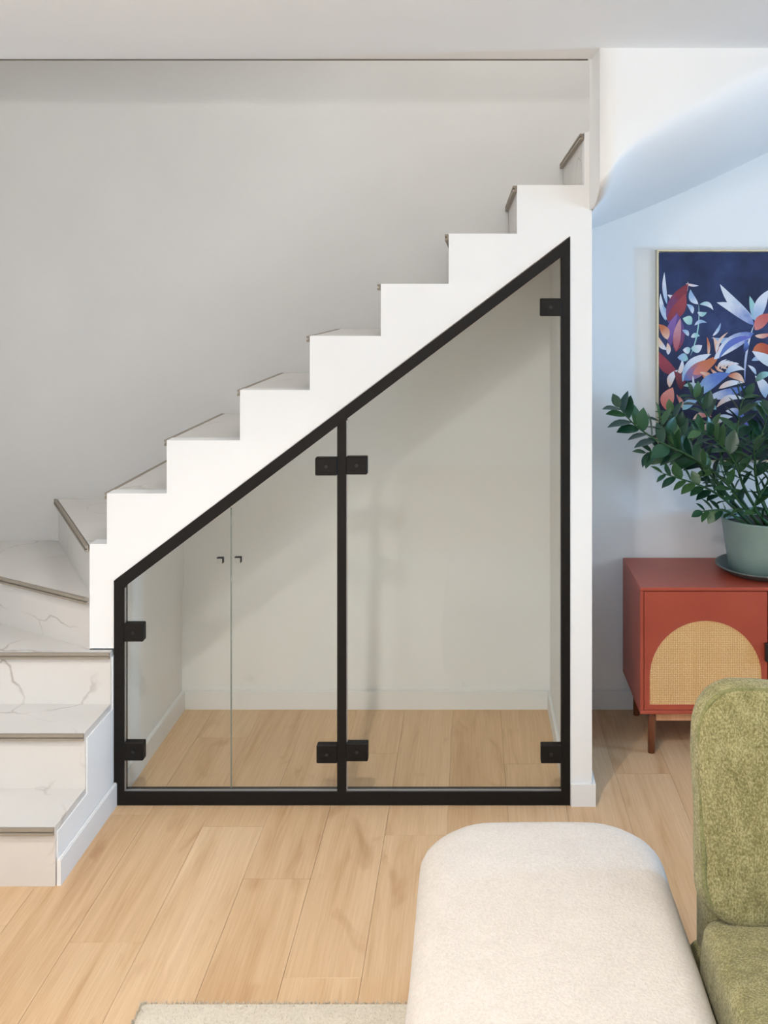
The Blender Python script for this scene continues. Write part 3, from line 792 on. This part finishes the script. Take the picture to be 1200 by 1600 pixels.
# loose pile along the visible edges
bm = bmn(); rr = random.Random(5)
def tuft(x, y):
    p = Vector((x, y, .008)); d = Vector((rr.uniform(-.5, .5), rr.uniform(-.5, .5), 1)).normalized()*rr.uniform(.008, .016)
    s = Vector((rr.uniform(-1, 1), rr.uniform(-1, 1), 0)).normalized()*.0016
    bm.faces.new((bm.verts.new(p-s), bm.verts.new(p+s), bm.verts.new(p+d)))
for k in range(9000):
    x = rr.uniform(-.82, .0); y = -1.0-rr.random()**1.5*.3; tuft(x, y)
for k in range(1500): tuft(-.818+rr.random()*.01, -1.0-rr.random()*.4)
o = obj('pile', bm, M['rug'], rg); o['kind'] = 'stuff'

# cream ottoman
OC = Vector((.172, -.88-.56, .0165))
ot = thing('ottoman', 'long cream boucle upholstered ottoman with rounded corners', 'ottoman', OC)
bm = loft(.60, 1.12, .36, .16, .075, .012, .03, .006, .003, 3); bmesh.ops.translate(bm, verts=bm.verts, vec=OC+Vector((0, 0, .05)))
obj('cushion', bm, M['cream'], ot, True)
for sx in (-.2, .2):
    for sy in (-.44, .44):
        obj('foot', tube(bmn(), [OC+Vector((sx, sy, 0)), OC+Vector((sx, sy, .06))], [.018, .022], 12), M['dark'], ot, True)

# green sofa
SL = .478; SBK = -1.36
sf = thing('sofa', 'green chenille sofa with loose back cushions beside the cream ottoman', 'sofa', (SL, SBK, .0))
def put(bm, v): bmesh.ops.translate(bm, verts=bm.verts, vec=v); return bm
SW = .78
obj('base', put(loft(SW*2-.02, .98, .2, .04, .03, 0, .02, 0, .002, 9), Vector((SL+.012+SW, -1.63, .08))), M['green'], sf, True)
obj('back_frame', put(loft(SW*2-.06, .15, .62, .05, .05, 0, .02, 0, .003, 5), Vector((SL+.012+SW, -1.2, .08))), M['green'], sf, True)
for i in range(2):
    cx = SL+SW*(i+.5)
    obj('seat_cushion', put(loft(SW-.006, .78, .18, .055, .035, .02, .03, .004, .004, 11+i), Vector((cx, SBK-.38, .277))), M['green'], sf, True, label='plump green seat cushion')
    h, th = .475, .16
    T = Matrix.Translation((cx-.004, SBK+.045, .448+h/2)) @ Matrix.Rotation(math.radians(-7), 4, 'X') @ Matrix.Rotation(PI/2, 4, 'X') @ Matrix.Translation((0, 0, -th/2))
    bc = obj('back_cushion', loft(SW-.012, h, th, .085, .035, .035, .09, .004, .011, 21+i, T), M['green'], sf, True, label='green back cushion with piped edge')
    ring = rrect((SW-.012)/2-.006, h/2-.006, .083); ring.append(ring[0])
    pts = []
    for k, (x, y) in enumerate(ring):
        q = Vector((x, y, th-.02)); q += mnoise.noise_vector(q*30)*.003
        pts.append(T @ q)
    obj('piping', tube(bmn(), pts, .0065, 6), M['piping'], bc, True)
for sx in (.1, SW*2-.1):
    for yy in (-2.05, -1.2):
        obj('leg', tube(bmn(), [(SL+sx, yy, .0165 if yy < -1 else 0), (SL+sx, yy, .085)], [.018, .024], 12), M['legwood'], sf, True)
